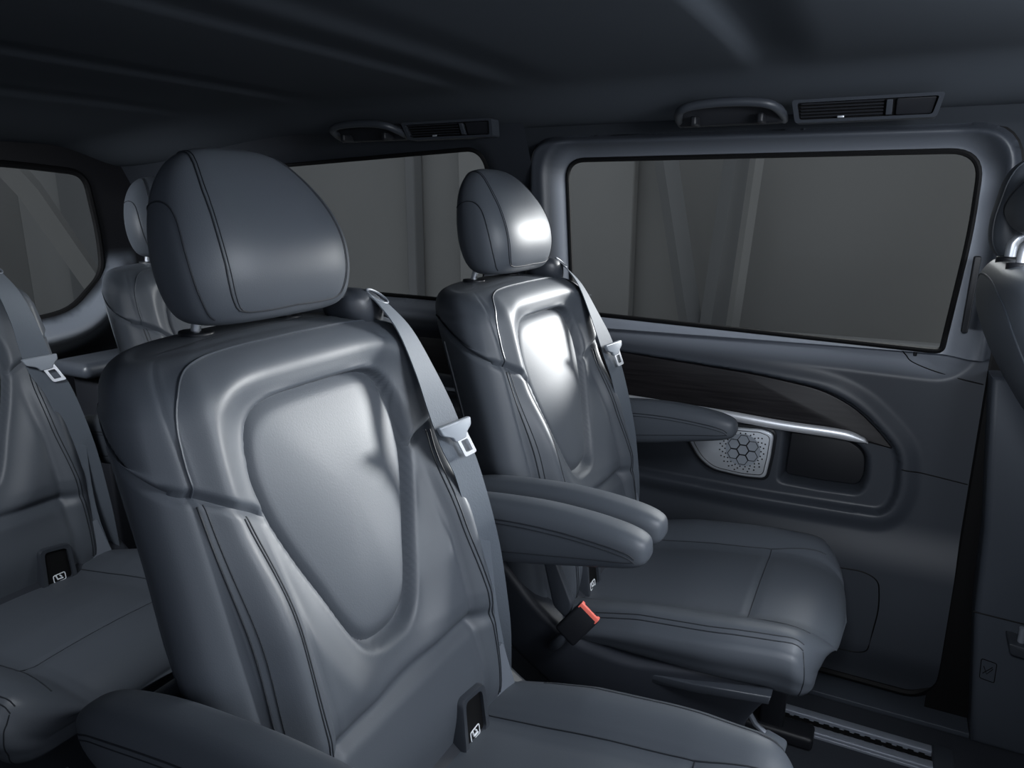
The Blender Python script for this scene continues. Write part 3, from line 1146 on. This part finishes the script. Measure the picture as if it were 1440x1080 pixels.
# metal strip below the wood
m = MB()
cl = catmull([(-0.797, YW - 0.001, -0.459), (-0.54, YW - 0.001, -0.468), (-0.30, YW - 0.001, -0.477), (-0.172, YW - 0.001, -0.484), (-0.06, YW - 0.001, -0.486), (-0.012, YW + 0.002, -0.493), (0.002, YW + 0.005, -0.499)], 8)
n = len(cl)
R = []
for i, p in enumerate(cl):
    h = 0.0112 * (1 if i < n - 14 else 0.12 + 0.88 * (n - 1 - i) / 13)
    R.append([p + Vector((0, -0.009 * math.cos(a), h * math.sin(a))) for a in [-math.pi / 2 + math.pi * k / 8 for k in range(9)]] + [p + Vector((0, 0.012, 0))])
m.rings(R, cap0=True, cap1=True)
m.obj('chrome_strip', M['chrome'], door, label='bright metal strip')
# speaker grille
SPK = rpoly([(-0.300, -0.504), (-0.212, -0.499), (-0.187, -0.506), (-0.190, -0.560), (-0.197, -0.613), (-0.245, -0.617), (-0.318, -0.611), (-0.350, -0.588), (-0.378, -0.545), (-0.372, -0.512)],
            [0.006, 0.008, 0.012, 0.01, 0.012, 0.02, 0.02, 0.02, 0.015, 0.015], 5)
sp = child_wall('speaker_grille', SPK, YW - 0.006, YW + 0.014, M['metal'], door, 0.004)
sp.data.materials[0] = mat('speaker_metal', (0.60, 0.63, 0.67), 0.42, 0.55, bump=0.35, bscale=420)
m = MB()
inn = [((a + 0.262) * 0.90 - 0.262, (b + 0.556) * 0.88 - 0.556) for a, b in SPK]
m.tube([(a, YW - 0.0062, b) for a, b in inn], 0.0009, 6, True)
m.tube([(a, YW + 0.004, b) for a, b in [((p + 0.262) * 1.03 - 0.262, (q + 0.556) * 1.04 - 0.556) for p, q in SPK]], 0.0045, 6, True)
m.obj('speaker_rim', M['dark'], sp)
m = MB()
sc = Vector((-0.251, YW - 0.0065, -0.553))
rh = 0.0135
cells = [(0, 0)] + [(math.cos(math.radians(60 * k + 30)) * rh * 1.75, math.sin(math.radians(60 * k + 30)) * rh * 1.75) for k in range(6)]
for a, b in cells:
    m.tube([sc + Vector((a + rh * 0.95 * math.cos(math.radians(60 * k)), 0, b + rh * 0.95 * math.sin(math.radians(60 * k)))) for k in range(6)], 0.0011, 5, True)
for k in range(22):
    a = 2 * math.pi * k / 22
    for r in (0.040, 0.046, 0.052):
        p = sc + Vector((r * math.cos(a + r * 30), 0, min(0.044, max(-0.056, r * math.sin(a + r * 30)))))
        if sdf(SPK, p.x, p.z) < -0.012:
            m.rbox(p, (0.0032, 0.0012, 0.0032), 0.0005, 1)
m.obj('grille_pattern', M['dark'], sp, recalc=False)
m = MB()
m.prism([(sc.x + 0.0385 * math.cos(2 * math.pi * k / 32), sc.z + 0.0385 * math.sin(2 * math.pi * k / 32)) for k in range(32)], YW - 0.0066, YW - 0.0058, lambda u, v, w: (u, w, v))
m.obj('speaker_cone', M['tongue'], sp)
child_wall('pocket_shade', [((a + 0.08) * 0.90 - 0.078, (b + 0.56) * 0.80 - 0.56) for a, b in POCK], YW + 0.040, YW + 0.046, M['dark'], door, 0.002)  # dark sheet standing in for the shade inside the pocket
# lid low on the door panel
m = MB()
LID = rpoly([(-0.30, -0.80), (0.025, -0.783), (0.056, -0.797), (0.064, -0.86), (0.052, -0.975), (0.03, -0.986), (-0.30, -0.995)], [0.01, 0.03, 0.03, 0.03, 0.02, 0.02, 0.01], 5)
m.tube([(a, door_y(a, b) + 0.0004, b) for a, b in LID], 0.0016, 6, True)
m.obj('lid_outline', M['black'], door)
m = MB()
m.tube([(0.070 + 0.121 * k / 20, door_y(0.070 + 0.121 * k / 20, -0.543 - 0.015 * k / 20) + 0.0002, -0.543 - 0.015 * k / 20) for k in range(21)], 0.0014, 6)
m.obj('panel_joint', M['black'], door)
# seam and catch at the window corner
m = MB()
m.tube(catmull([(a, door_y(a, b), b) for a, b in [(0.040, -0.300), (0.052, -0.312), (0.064, -0.322), (0.10, -0.333), (0.15, -0.342), (0.190, -0.349)]], 6), 0.0013, 6)
m.obj('trim_joint', M['black'], door)
m = MB()
m.rbox((0.068, door_y(0.068, -0.302) - 0.010, -0.304), (0.007, 0.010, 0.016), 0.002)
m.obj('window_catch', M['dark'], door)
m = MB()
m.prism(rpoly([(0.139, -0.100), (0.151, -0.100), (0.147, -0.245), (0.136, -0.245)], 0.004), YW - 0.0372, YW - 0.020, lambda u, v, w: (u, w, v), 0.002)
m.obj('pillar_slot', M['dark'], door)

# glass of the sliding door
m = MB()
m.prism([(a * 1.0, b) for a, b in WIN], YW + 0.010, YW + 0.013, lambda u, v, w: (u, w, v))
w1 = struct(m.obj('window_1', M['glass'], None, ang=30))
# small maker's stamp etched in the pane
m = MB()
for k, (a, b, l) in enumerate([(-0.664, -0.222, 0.007), (-0.652, -0.224, 0.006), (-0.640, -0.222, 0.008), (-0.661, -0.232, 0.012), (-0.645, -0.233, 0.012), (-0.655, -0.241, 0.016)]):
    m.rbox((a, YW + 0.0092, b), (l, 0.0008, 0.0022), 0.0002, 1)
m.obj('glass_stamp', M['outdark'], w1)


def rear_wall_y(x, z):
    y = YW
    d = sdf(QWIN, x, z)
    y += 0.020 * sstep(0.04, 0.0, d) if z < -0.2 else 0.012 * sstep(0.03, 0.0, d)
    y -= 0.030 * sstep(-0.255, -0.29, z) * (1 - sstep(-0.33, -0.37, z))
    y += 0.010 * sstep(-0.36, -0.375, z) * (1 - sstep(-0.47, -0.48, z))
    y -= 0.02 * sstep(-0.48, -0.50, z) * (1 - sstep(-0.515, -0.53, z))
    y -= 0.03 * sstep(-0.55, -0.60, z)
    if z > 0.02:
        y -= 0.5 * (z - 0.02)
    return y


v, f = grid_wall(-2.25, -0.780, 130, -1.10, 0.20, 170, rear_wall_y, QWIN)
m = MB()
m.add(v, f)
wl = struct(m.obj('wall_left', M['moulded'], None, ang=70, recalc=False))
shade_attr(wl, lambda x, z: 0.10 if z > -0.15 else (0.45 + 0.55 * (1 - sstep(0.035, 0.06, sdf(QWIN, x, z)))))  # pale band under the rear window is sill light put into the colour
m = MB()
m.tube([(a, rear_wall_y(a, b) - 0.001, b) for a, b in QWIN], 0.006, 8, True)
m.obj('window_seal', M['black'], wl)
m = MB()
m.prism([(-2.2, -0.366), (-0.81, -0.366), (-0.81, -0.462), (-2.2, -0.462)], YW + 0.002, YW + 0.012, lambda u, v, w: (u, w, v), 0.001)
m.obj('wood_trim', M['wood'], wl)
m = MB()
m.rbox((-1.5, YW - 0.010, -0.503), (1.38, 0.02, 0.018), 0.006)
m.obj('chrome_strip', M['rail'], wl)
m = MB()
m.prism(QWIN, YW + 0.018, YW + 0.021, lambda u, v, w: (u, w, v))
struct(m.obj('window_2', M['glass'], None, ang=30))


# strip above the door and the front pillar
def header_y(x, z):
    y = YW + 0.004
    y -= 0.62 * max(0.0, z - 0.13)
    return y


v, f = grid_wall(-0.81, 0.75, 160, 0.06, 0.20, 14, header_y, None, lambda x, z: sdf(DOOR, x, z) > -0.018)
m = MB()
m.add(v, f)
struct(m.obj('trim_4', M['lining'], None, ang=70, recalc=False))
v, f = grid_wall(0.178, 0.75, 60, -1.10, 0.06, 60, header_y)
m = MB()
m.add(v, f)
struct(m.obj('wall_front', M['black'], None, ang=70, recalc=False))

for nm, lo, hi in (('wall_left_outer', (-2.3, 1.735, -1.1), (0.8, 1.76, -0.33)), ('wall_left_sill', (-2.3, 1.70, -1.1), (0.8, 1.735, -1.02)), ('wall_right', (-2.3, -0.40, -1.1), (0.85, -0.36, 0.26))):  # unseen van sides, added to keep out sun leaks and near-side light
    m = MB()
    m.rbox([(a + b) / 2 for a, b in zip(lo, hi)], [b - a for a, b in zip(lo, hi)], 0.004, 1)
    struct(m.obj(nm, M['dark'], None))

# moulded trim standing at the foot of the front pillar
m = MB()
PIL = rpoly([(0.194, -0.32), (0.60, -0.30), (0.60, -1.100), (0.262, -1.100), (0.256, -1.04), (0.231, -0.80), (0.224, -0.628)], [0, 0, 0, 0, 0, 0, 0], 4)
m.prism(PIL, YW - 0.06, YW + 0.05, lambda u, v, w: (u, w, v), 0.012, 4)
trim = struct(m.obj('trim_1', M['panel'], None, ang=60))
m = MB()
m.tube([(0.228, YW - 0.060, -0.803), (0.30, YW - 0.061, -0.806), (0.5, YW - 0.061, -0.81)], 0.0014, 6)
m.obj('trim_joint', M['black'], trim)
m = MB()
sq = rpoly([(0.256, -0.902), (0.283, -0.906), (0.284, -0.950), (0.258, -0.946)], 0.004, 3)
m.tube([(a, YW - 0.0605, b) for a, b in sq], 0.0009, 5, True)
m.tube([(0.262, YW - 0.0605, -0.918), (0.269, YW - 0.0605, -0.934), (0.278, YW - 0.0605, -0.920)], 0.0009, 5)
m.tube([(0.262, YW - 0.0605, -0.934), (0.277, YW - 0.0605, -0.916)], 0.0009, 5)
m.obj('embossed_symbol', M['black'], trim, recalc=False)
m = MB()
m.prism(rpoly([(0.286, -0.828), (0.36, -0.836), (0.36, -0.860), (0.292, -0.852)], 0.006), YW - 0.11, YW - 0.05, lambda u, v, w: (u, w, v), 0.003)
br = m.obj('bracket', M['plastic'], trim)
m = MB()
m.tube([(0.308, YW - 0.09, -0.84), (0.308, YW - 0.09, -0.80)], 0.006, 10)
m.obj('bolt', M['rail'], br)

# ------------------------------------------------------------------ tailgate wall
XR = -2.25
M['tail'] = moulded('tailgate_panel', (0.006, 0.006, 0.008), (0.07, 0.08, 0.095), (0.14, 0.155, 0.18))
TWIN = rpoly([(0.12, 0.100), (1.24, 0.104), (1.480, 0.084), (1.500, -0.10), (1.497, -0.225), (1.375, -0.330), (1.27, -0.345), (0.12, -0.345)], [0.05, 0.2, 0.05, 0.1, 0.05, 0.06, 0.05, 0.05], 6)


def tail_x(y, z):
    x = XR
    d = sdf(TWIN, y, z)
    # pale padded edge rolls under the glass
    if z < -0.15:
        x += 0.07 * math.exp(-((d - 0.055) / 0.042) ** 2) * sstep(-0.15, -0.30, z)
    return x


verts, faces = grid_wall(-0.3, 1.66, 150, -1.10, 0.21, 110, tail_x, TWIN)
m = MB()
m.add([(p[1], p[0], p[2]) for p in verts], faces)
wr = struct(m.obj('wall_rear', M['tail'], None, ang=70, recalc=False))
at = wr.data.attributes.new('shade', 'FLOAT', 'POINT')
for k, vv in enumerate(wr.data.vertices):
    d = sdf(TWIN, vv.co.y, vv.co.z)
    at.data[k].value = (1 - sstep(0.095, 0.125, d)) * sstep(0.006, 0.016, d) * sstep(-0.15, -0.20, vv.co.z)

m = MB()
m.prism(TWIN, XR - 0.008, XR - 0.005, lambda u, v, w: (w, u, v))
w3 = struct(m.obj('window_3', M['glass'], None, ang=30))
m = MB()
m.tube([(XR, a, b) for a, b in TWIN], 0.010, 8, True)
m.obj('window_seal', M['black'], w3)
# padded shelf end beside the tailgate
m = MB((XR + 0.1, 1.40, -1.1))
m.rbox((-2.02, 1.38, -0.462), (0.16, 0.36, 0.045), 0.02, 5)
sh = m.obj('side_shelf', M['plastic'], None)
sh.location = (XR + 0.1, 1.40, 0)
tag(sh, 'small padded grey shelf end below the rear window', 'shelf')
m = MB((XR + 0.1, 1.40, -1.1))
m.rbox((-2.06, 1.40, -0.790), (0.12, 0.26, 0.615), 0.01)
m.obj('shelf_support', M['dark'], sh)

# ------------------------------------------------------------------ ceiling and floor


def ceil_z(x, y):
    z = 0.222
    z -= 0.055 * sstep(1.36, 1.62, y) ** 1.2
    z -= 0.06 * sstep(-1.45, -2.25, x)
    side = 1 - sstep(1.18, 1.46, y)
    for x0, dp, wd in ((-0.215, 0.011, 0.030), (-0.80, 0.005, 0.030), (-0.655, 0.005, 0.05), (-1.24, 0.006, 0.035), (-1.64, 0.006, 0.035)):
        xx = x0 - 0.10 * max(0.0, y - 1.0) ** 2
        z += dp * side * (sstep(xx - wd, xx, x) - sstep(xx, xx + 0.10, x))
    return z


nx, ny = 260, 90
xs = [-2.27 + 3.1 * i / nx for i in range(nx + 1)]
ys = [-0.35 + 1.975 * j / ny for j in range(ny + 1)]
m = MB()
m.add([(x, y, ceil_z(x, y)) for y in ys for x in xs], [[j * (nx + 1) + i, (j + 1) * (nx + 1) + i, (j + 1) * (nx + 1) + i + 1, j * (nx + 1) + i + 1] for j in range(ny) for i in range(nx)])
struct(m.obj('ceiling', M['headliner'], None, ang=70, recalc=False))
# roof skin keeps daylight out above the lining
m = MB()
m.rbox((-0.72, 0.70, 0.30), (3.3, 2.2, 0.04), 0.01)
struct(m.obj('ceiling_roof', M['dark'], None))

m = MB()
m.rbox((-0.72, 0.70, -1.115), (3.2, 2.1, 0.03), 0.002)
struct(m.obj('floor', M['carpet'], None))
m = MB()
m.prism([(-2.2, 1.60), (0.26, 1.60), (0.26, 1.70), (-2.2, 1.70)], -1.100, -1.088, lambda u, v, w: (u, v + 0.05 * 0, w), 0.002)
struct(m.obj('trim_3', M['panel'], None))


def rail(yc, x0, x1, label):
    r = empty('floor_rail', ((x0 + x1) / 2, yc, 0), label, 'rail')
    org = ((x0 + x1) / 2, yc, -1.1)
    m = MB(org)
    m.rbox(((x0 + x1) / 2, yc, -1.098), (x1 - x0, 0.075, 0.008), 0.002)
    m.obj('rail_bed', M['rail'], r)
    for s in (-1, 1):
        m = MB(org)
        m.rbox(((x0 + x1) / 2, yc + s * 0.0245, -1.092), (x1 - x0, 0.022, 0.010), 0.003)
        m.obj('rail_lip', M['rail'], r)
    m = MB(org)
    R = []
    m.rbox(((x0 + x1) / 2, yc, -1.0935), (x1 - x0, 0.010, 0.004), 0.001, 1)
    for i in range(int((x1 - x0) / 0.02)):
        x = x0 + 0.01 + i * 0.02
        m.rbox((x, yc, -1.0934), (0.012, 0.020, 0.0036), 0.0015, 1)
    m.obj('rail_track', M['black'], r)
    m = MB(org)
    m.rbox((x1 + 0.012, yc, -1.092), (0.040, 0.082, 0.016), 0.006)
    m.obj('end_cap', M['plastic'], r)
    return r


rail(1.490, -1.9, 0.195, 'grey aluminium floor rail beside the sliding door with rounded end cap')


# ------------------------------------------------------------------ grab handles and roof vents
def lean(x, y, z):
    return (x, y, z)


def make_handle():
    org = Vector((0, 1.52, 0.16))
    h = empty('grab_handle', (0, 1.52, 0.16 + ZO), '', 'handle', 'roof grab handles')
    m = MB(org)
    pts = catmull([(-0.098, 1.535, 0.150), (-0.096, 1.500, 0.160), (-0.082, 1.470, 0.170), (-0.05, 1.462, 0.176), (0, 1.460, 0.178), (0.05, 1.462, 0.176), (0.082, 1.470, 0.170), (0.096, 1.500, 0.160), (0.098, 1.535, 0.150)], 6)
    m.tube(pts, [0.0085] * len(pts), 10)
    g = m.obj('grip', M['lightplastic'], h)
    g.data.materials[0] = M['plastic']
    m = MB(org)
    m.prism(rpoly([(-0.103, 0.143), (0.103, 0.143), (0.095, 0.178), (-0.095, 0.178)], 0.012), 1.530, 1.560, lambda u, v, w: (u, w - 0.5 * (v - 0.12), v), 0.004)
    m.obj('recess_plate', M['dark'], h)
    for s in (-1, 1):
        m = MB(org)
        m.rbox((s * 0.062, 1.505, 0.150), (0.012, 0.05, 0.018), 0.004)
        m.obj('coat_hook', M['dark'], h)
    m = MB(org)
    m.rbox((0, 1.520, 0.156), (0.11, 0.012, 0.012), 0.004)
    m.obj('hinge_bar', M['dark'], h)
    return h


h1 = make_handle()
h1.location.x = -0.306
h1['label'] = 'dark grab handle on the roof edge above the sliding door window'
h2 = copy_tree(h1)
h2.location.x = -1.168
h2['label'] = 'dark grab handle on the roof edge above the rear side window'


def make_vent():
    org = Vector((0, 1.52, 0.16))
    r = empty('roof_air_vent', (0, 1.52, 0.16 + ZO), '', 'air vent', 'roof air vents')

    def F(u, v, w):
        return (u, 1.505 + w + 0.55 * (0.16 - v) * 1.0, v)
    m = MB(org)
    out = rpoly([(-0.116, 0.140), (0.114, 0.140), (0.122, 0.178), (-0.122, 0.178)], 0.006)
    inn = rpoly([(-0.108, 0.145), (0.107, 0.145), (0.114, 0.173), (-0.113, 0.173)], 0.005)
    m.rings([[F(u, v, 0.03) for u, v in out], [F(u, v, -0.004) for u, v in out], [F(u, v, -0.004) for u, v in inn], [F(u, v, 0.012) for u, v in inn]])
    fr = m.obj('vent_frame', M['plastic'], r, recalc=False)
    m = MB(org)
    m.prism(inn, 0.008, 0.012, F)
    m.obj('vent_back', M['black'], r)
    for k in range(5):
        m = MB(org)
        z = 0.1485 + k * 0.0052
        m.prism([(-0.106, z), (0.030, z), (0.030, z + 0.0026), (-0.106, z + 0.0026)], -0.001, 0.010, F)
        m.obj('slat', M['dark'], r)
    m = MB(org)
    m.prism(rpoly([(0.034, 0.147), (0.044, 0.147), (0.044, 0.171), (0.034, 0.171)], 0.002), -0.003, 0.010, F, 0.001)
    m.obj('thumb_wheel', M['plastic'], r)
    m = MB(org)
    m.prism(rpoly([(0.050, 0.1465), (0.105, 0.1465), (0.110, 0.172), (0.050, 0.172)], 0.003), 0.0, 0.010, F, 0.001)
    m.obj('cover_plate', M['dark'], r)
    m = MB(org)
    m.rbox(F(-0.038, 0.1475, -0.003), (0.012, 0.006, 0.004), 0.0015)
    m.obj('vent_tab', M['metal'], r)
    return r


v1 = make_vent()
v1.location.x = -0.070
v1['label'] = 'roof air vent beside the grab handle above the sliding door window'
v2 = copy_tree(v1)
v2.location.x = -0.940
v2['label'] = 'faint roof air vent above the rear side window'

# ------------------------------------------------------------------ outside the windows


def slab(name, lo, hi, mt, label, cat):
    c = [(a + b) / 2 for a, b in zip(lo, hi)]
    s = [b - a for a, b in zip(lo, hi)]
    m = MB((c[0], c[1], lo[2]))
    m.rbox(c, s, 0.01, 1)
    o = m.obj(name, M[mt], None)
    o.location = (c[0], c[1], lo[2] + ZO)
    return tag(o, label, cat)


GZ = -1.75
m = MB()
m.rbox((-2.5, 2.5, GZ - 0.06), (20, 16, 0.1), 0.01, 1)
struct(m.obj('floor_outside', M['concrete'], None))
slab('concrete_wall', (-12.0, 5.6, GZ), (0.95, 5.8, 4.5), 'concrete', 'grey concrete hall wall outside the side windows', 'wall')
slab('pale_wall_slab', (-3.33, 5.48, GZ), (-1.78, 5.58, 4.4), 'outlight', 'pale wall slab at the left of the view through the sliding door window', 'wall')


def beam(name, pts, r, mt, label, cat):
    org = pts[-1]
    m = MB(org)
    m.tube(pts, r, 4)
    o = m.obj(name, M[mt], None)
    o.location = Vector(org) + Vector((0, 0, ZO))
    return tag(o, label, cat)


beam('slanted_beam', [(-2.15, 5.3, 3.4), (-1.20, 5.3, -1.10), (-1.06, 5.3, GZ)], 0.085, 'outdark', 'dark slanted beam leaning right, outside the sliding door window', 'beam')
beam('upright_beam', [(-0.72, 5.25, 3.4), (-1.085, 5.25, -1.0), (-1.15, 5.25, GZ)], 0.10, 'outdark', 'dark near upright beam right of the slanted one, outside the sliding door window', 'beam')
beam('pale_pole', [(-0.62, 5.1, 3.4), (-0.925, 5.1, -1.0), (-0.98, 5.1, GZ)], 0.045, 'concrete', 'thin pale pole outside the sliding door window', 'pole')
slab('low_barrier', (-2.4, 4.6, GZ), (0.42, 4.7, -0.78), 'concrete', 'long low concrete barrier outside the sliding door window', 'barrier')
slab('pale_column', (0.46, 4.9, GZ), (0.80, 5.2, 4.4), 'concrete', 'pale grey column at the right of the view through the sliding door window', 'pillar')
slab('rear_door_post', (-3.86, 5.45, GZ), (-3.76, 5.58, 4.4), 'outdark', 'narrow dark post seen through the rear side window', 'post')
slab('dark_wall_slab', (-8.6, 5.3, GZ), (-5.75, 5.58, 4.4), 'outdark', 'dark wall slab at the left of the rear side window view', 'wall')
slab('rear_hall_wall', (-9.4, -4.0, GZ), (-9.2, 5.2, 4.5), 'concrete', 'grey concrete wall behind the tailgate window', 'wall')
beam('sloping_pipe', [(-7.4, 2.6, 1.9), (-7.4, 3.6, 1.0), (-7.4, 4.3, 0.1), (-7.4, 4.9, -1.0), (-7.4, 5.1, GZ)], 0.13, 'outlight', 'pale sloping pipe seen through the tailgate window', 'pipe')

# ------------------------------------------------------------------ light
w = bpy.data.worlds.new('World')
bpy.context.scene.world = w
w.use_nodes = True
bg = w.node_tree.nodes['Background']
bg.inputs['Color'].default_value = (0.80, 0.88, 1.0, 1)
bg.inputs['Strength'].default_value = 0.55


def light(name, kind, loc, target, energy, col=(1, 1, 1), size=0.3, size_y=None, angle=None):
    d = bpy.data.lights.new(name, kind)
    d.energy = energy
    d.color = col
    if kind == 'AREA':
        d.size = size
        if size_y:
            d.shape = 'RECTANGLE'
            d.size_y = size_y
    if kind == 'SUN':
        d.angle = math.radians(angle or 3)
    o = bpy.data.objects.new(name, d)
    C.objects.link(o)
    o.location = Vector(loc) + Vector((0, 0, ZO))
    o.rotation_euler = (Vector(target) - Vector(loc)).to_track_quat('-Z', 'Y').to_euler()
    return o


light('daylight', 'SUN', (0.45, 0.85, 0.17), (0, 0, 0), 12.5, (0.95, 0.97, 1.0), angle=9)
light('window_sky_fill', 'AREA', (0.35, 2.95, 0.62), (-0.15, 1.0, -0.35), 60, (0.92, 0.96, 1.0), 1.3, 0.5)  # added area light, imitates skylight falling in through the door window
light('front_fill', 'AREA', (0.84, 0.95, 0.08), (-0.6, 0.75, -0.35), 5, (0.88, 0.93, 1.0), 0.6, 0.3)  # unseen fill added to light the seat fronts
light('near_side_fill', 'AREA', (-0.1, -0.30, 0.0), (-0.35, 1.6, -0.1), 2.5, (0.74, 0.83, 1.0), 1.3, 0.5)  # added dim softbox behind the camera, imitates bounced cabin light
light('overhead_fill', 'AREA', (0.36, 0.78, 0.20), (-0.20, 1.20, -0.55), 14, (0.88, 0.93, 1.0), 0.30, 0.35)  # added fill from above for cushions, armrests and sill
light('door_fill', 'AREA', (0.66, 0.02, -0.05), (-0.05, 1.6, -0.55), 2.5, (0.88, 0.93, 1.0), 0.35, 0.35)  # added fill that lifts the door panel and pillar trim


def spot(name, loc, target, energy, ang, soft):
    o = light(name, 'SPOT', loc, target, energy, (0.89, 0.94, 1.0))
    o.data.spot_size = math.radians(ang)
    o.data.spot_blend = 0.9
    o.data.shadow_soft_size = soft
    return o


spot('rear_fill_spot', (-1.72, 0.18, 0.12), (-1.88, 1.20, -0.34), 95, 64, 0.10)  # added spot brightening the tailgate edge and the far rear shoulder
spot('rear_row_fill', (-0.90, 0.20, 0.17), (-1.28, 0.72, -0.55), 22, 80, 0.10)  # added spot lifting the left rear row seat
spot('front_seat_fill', (-0.02, -0.05, 0.15), (0.24, 1.45, -0.50), 34, 42, 0.06)  # added spot lighting the front seat back and pillar trim

# ------------------------------------------------------------------ camera
cd = bpy.data.cameras.new('Camera')
cam = bpy.data.objects.new('Camera', cd)
C.objects.link(cam)
cd.sensor_fit = 'HORIZONTAL'
cd.sensor_width = 36
cd.lens = 36 * 1022.6 / 1440
cd.clip_start = 0.01
cam.location = (0, 0, ZO)
cam.rotation_mode = 'XYZ'
cam.rotation_euler = (math.radians(90 - 14.14), 0, math.radians(27.2))
bpy.context.scene.camera = cam
bpy.context.scene.view_settings.view_transform = 'Standard'
bpy.context.scene.view_settings.look = 'None'
bpy.context.scene.cycles.max_bounces = 6
bpy.context.scene.cycles.use_denoising = True
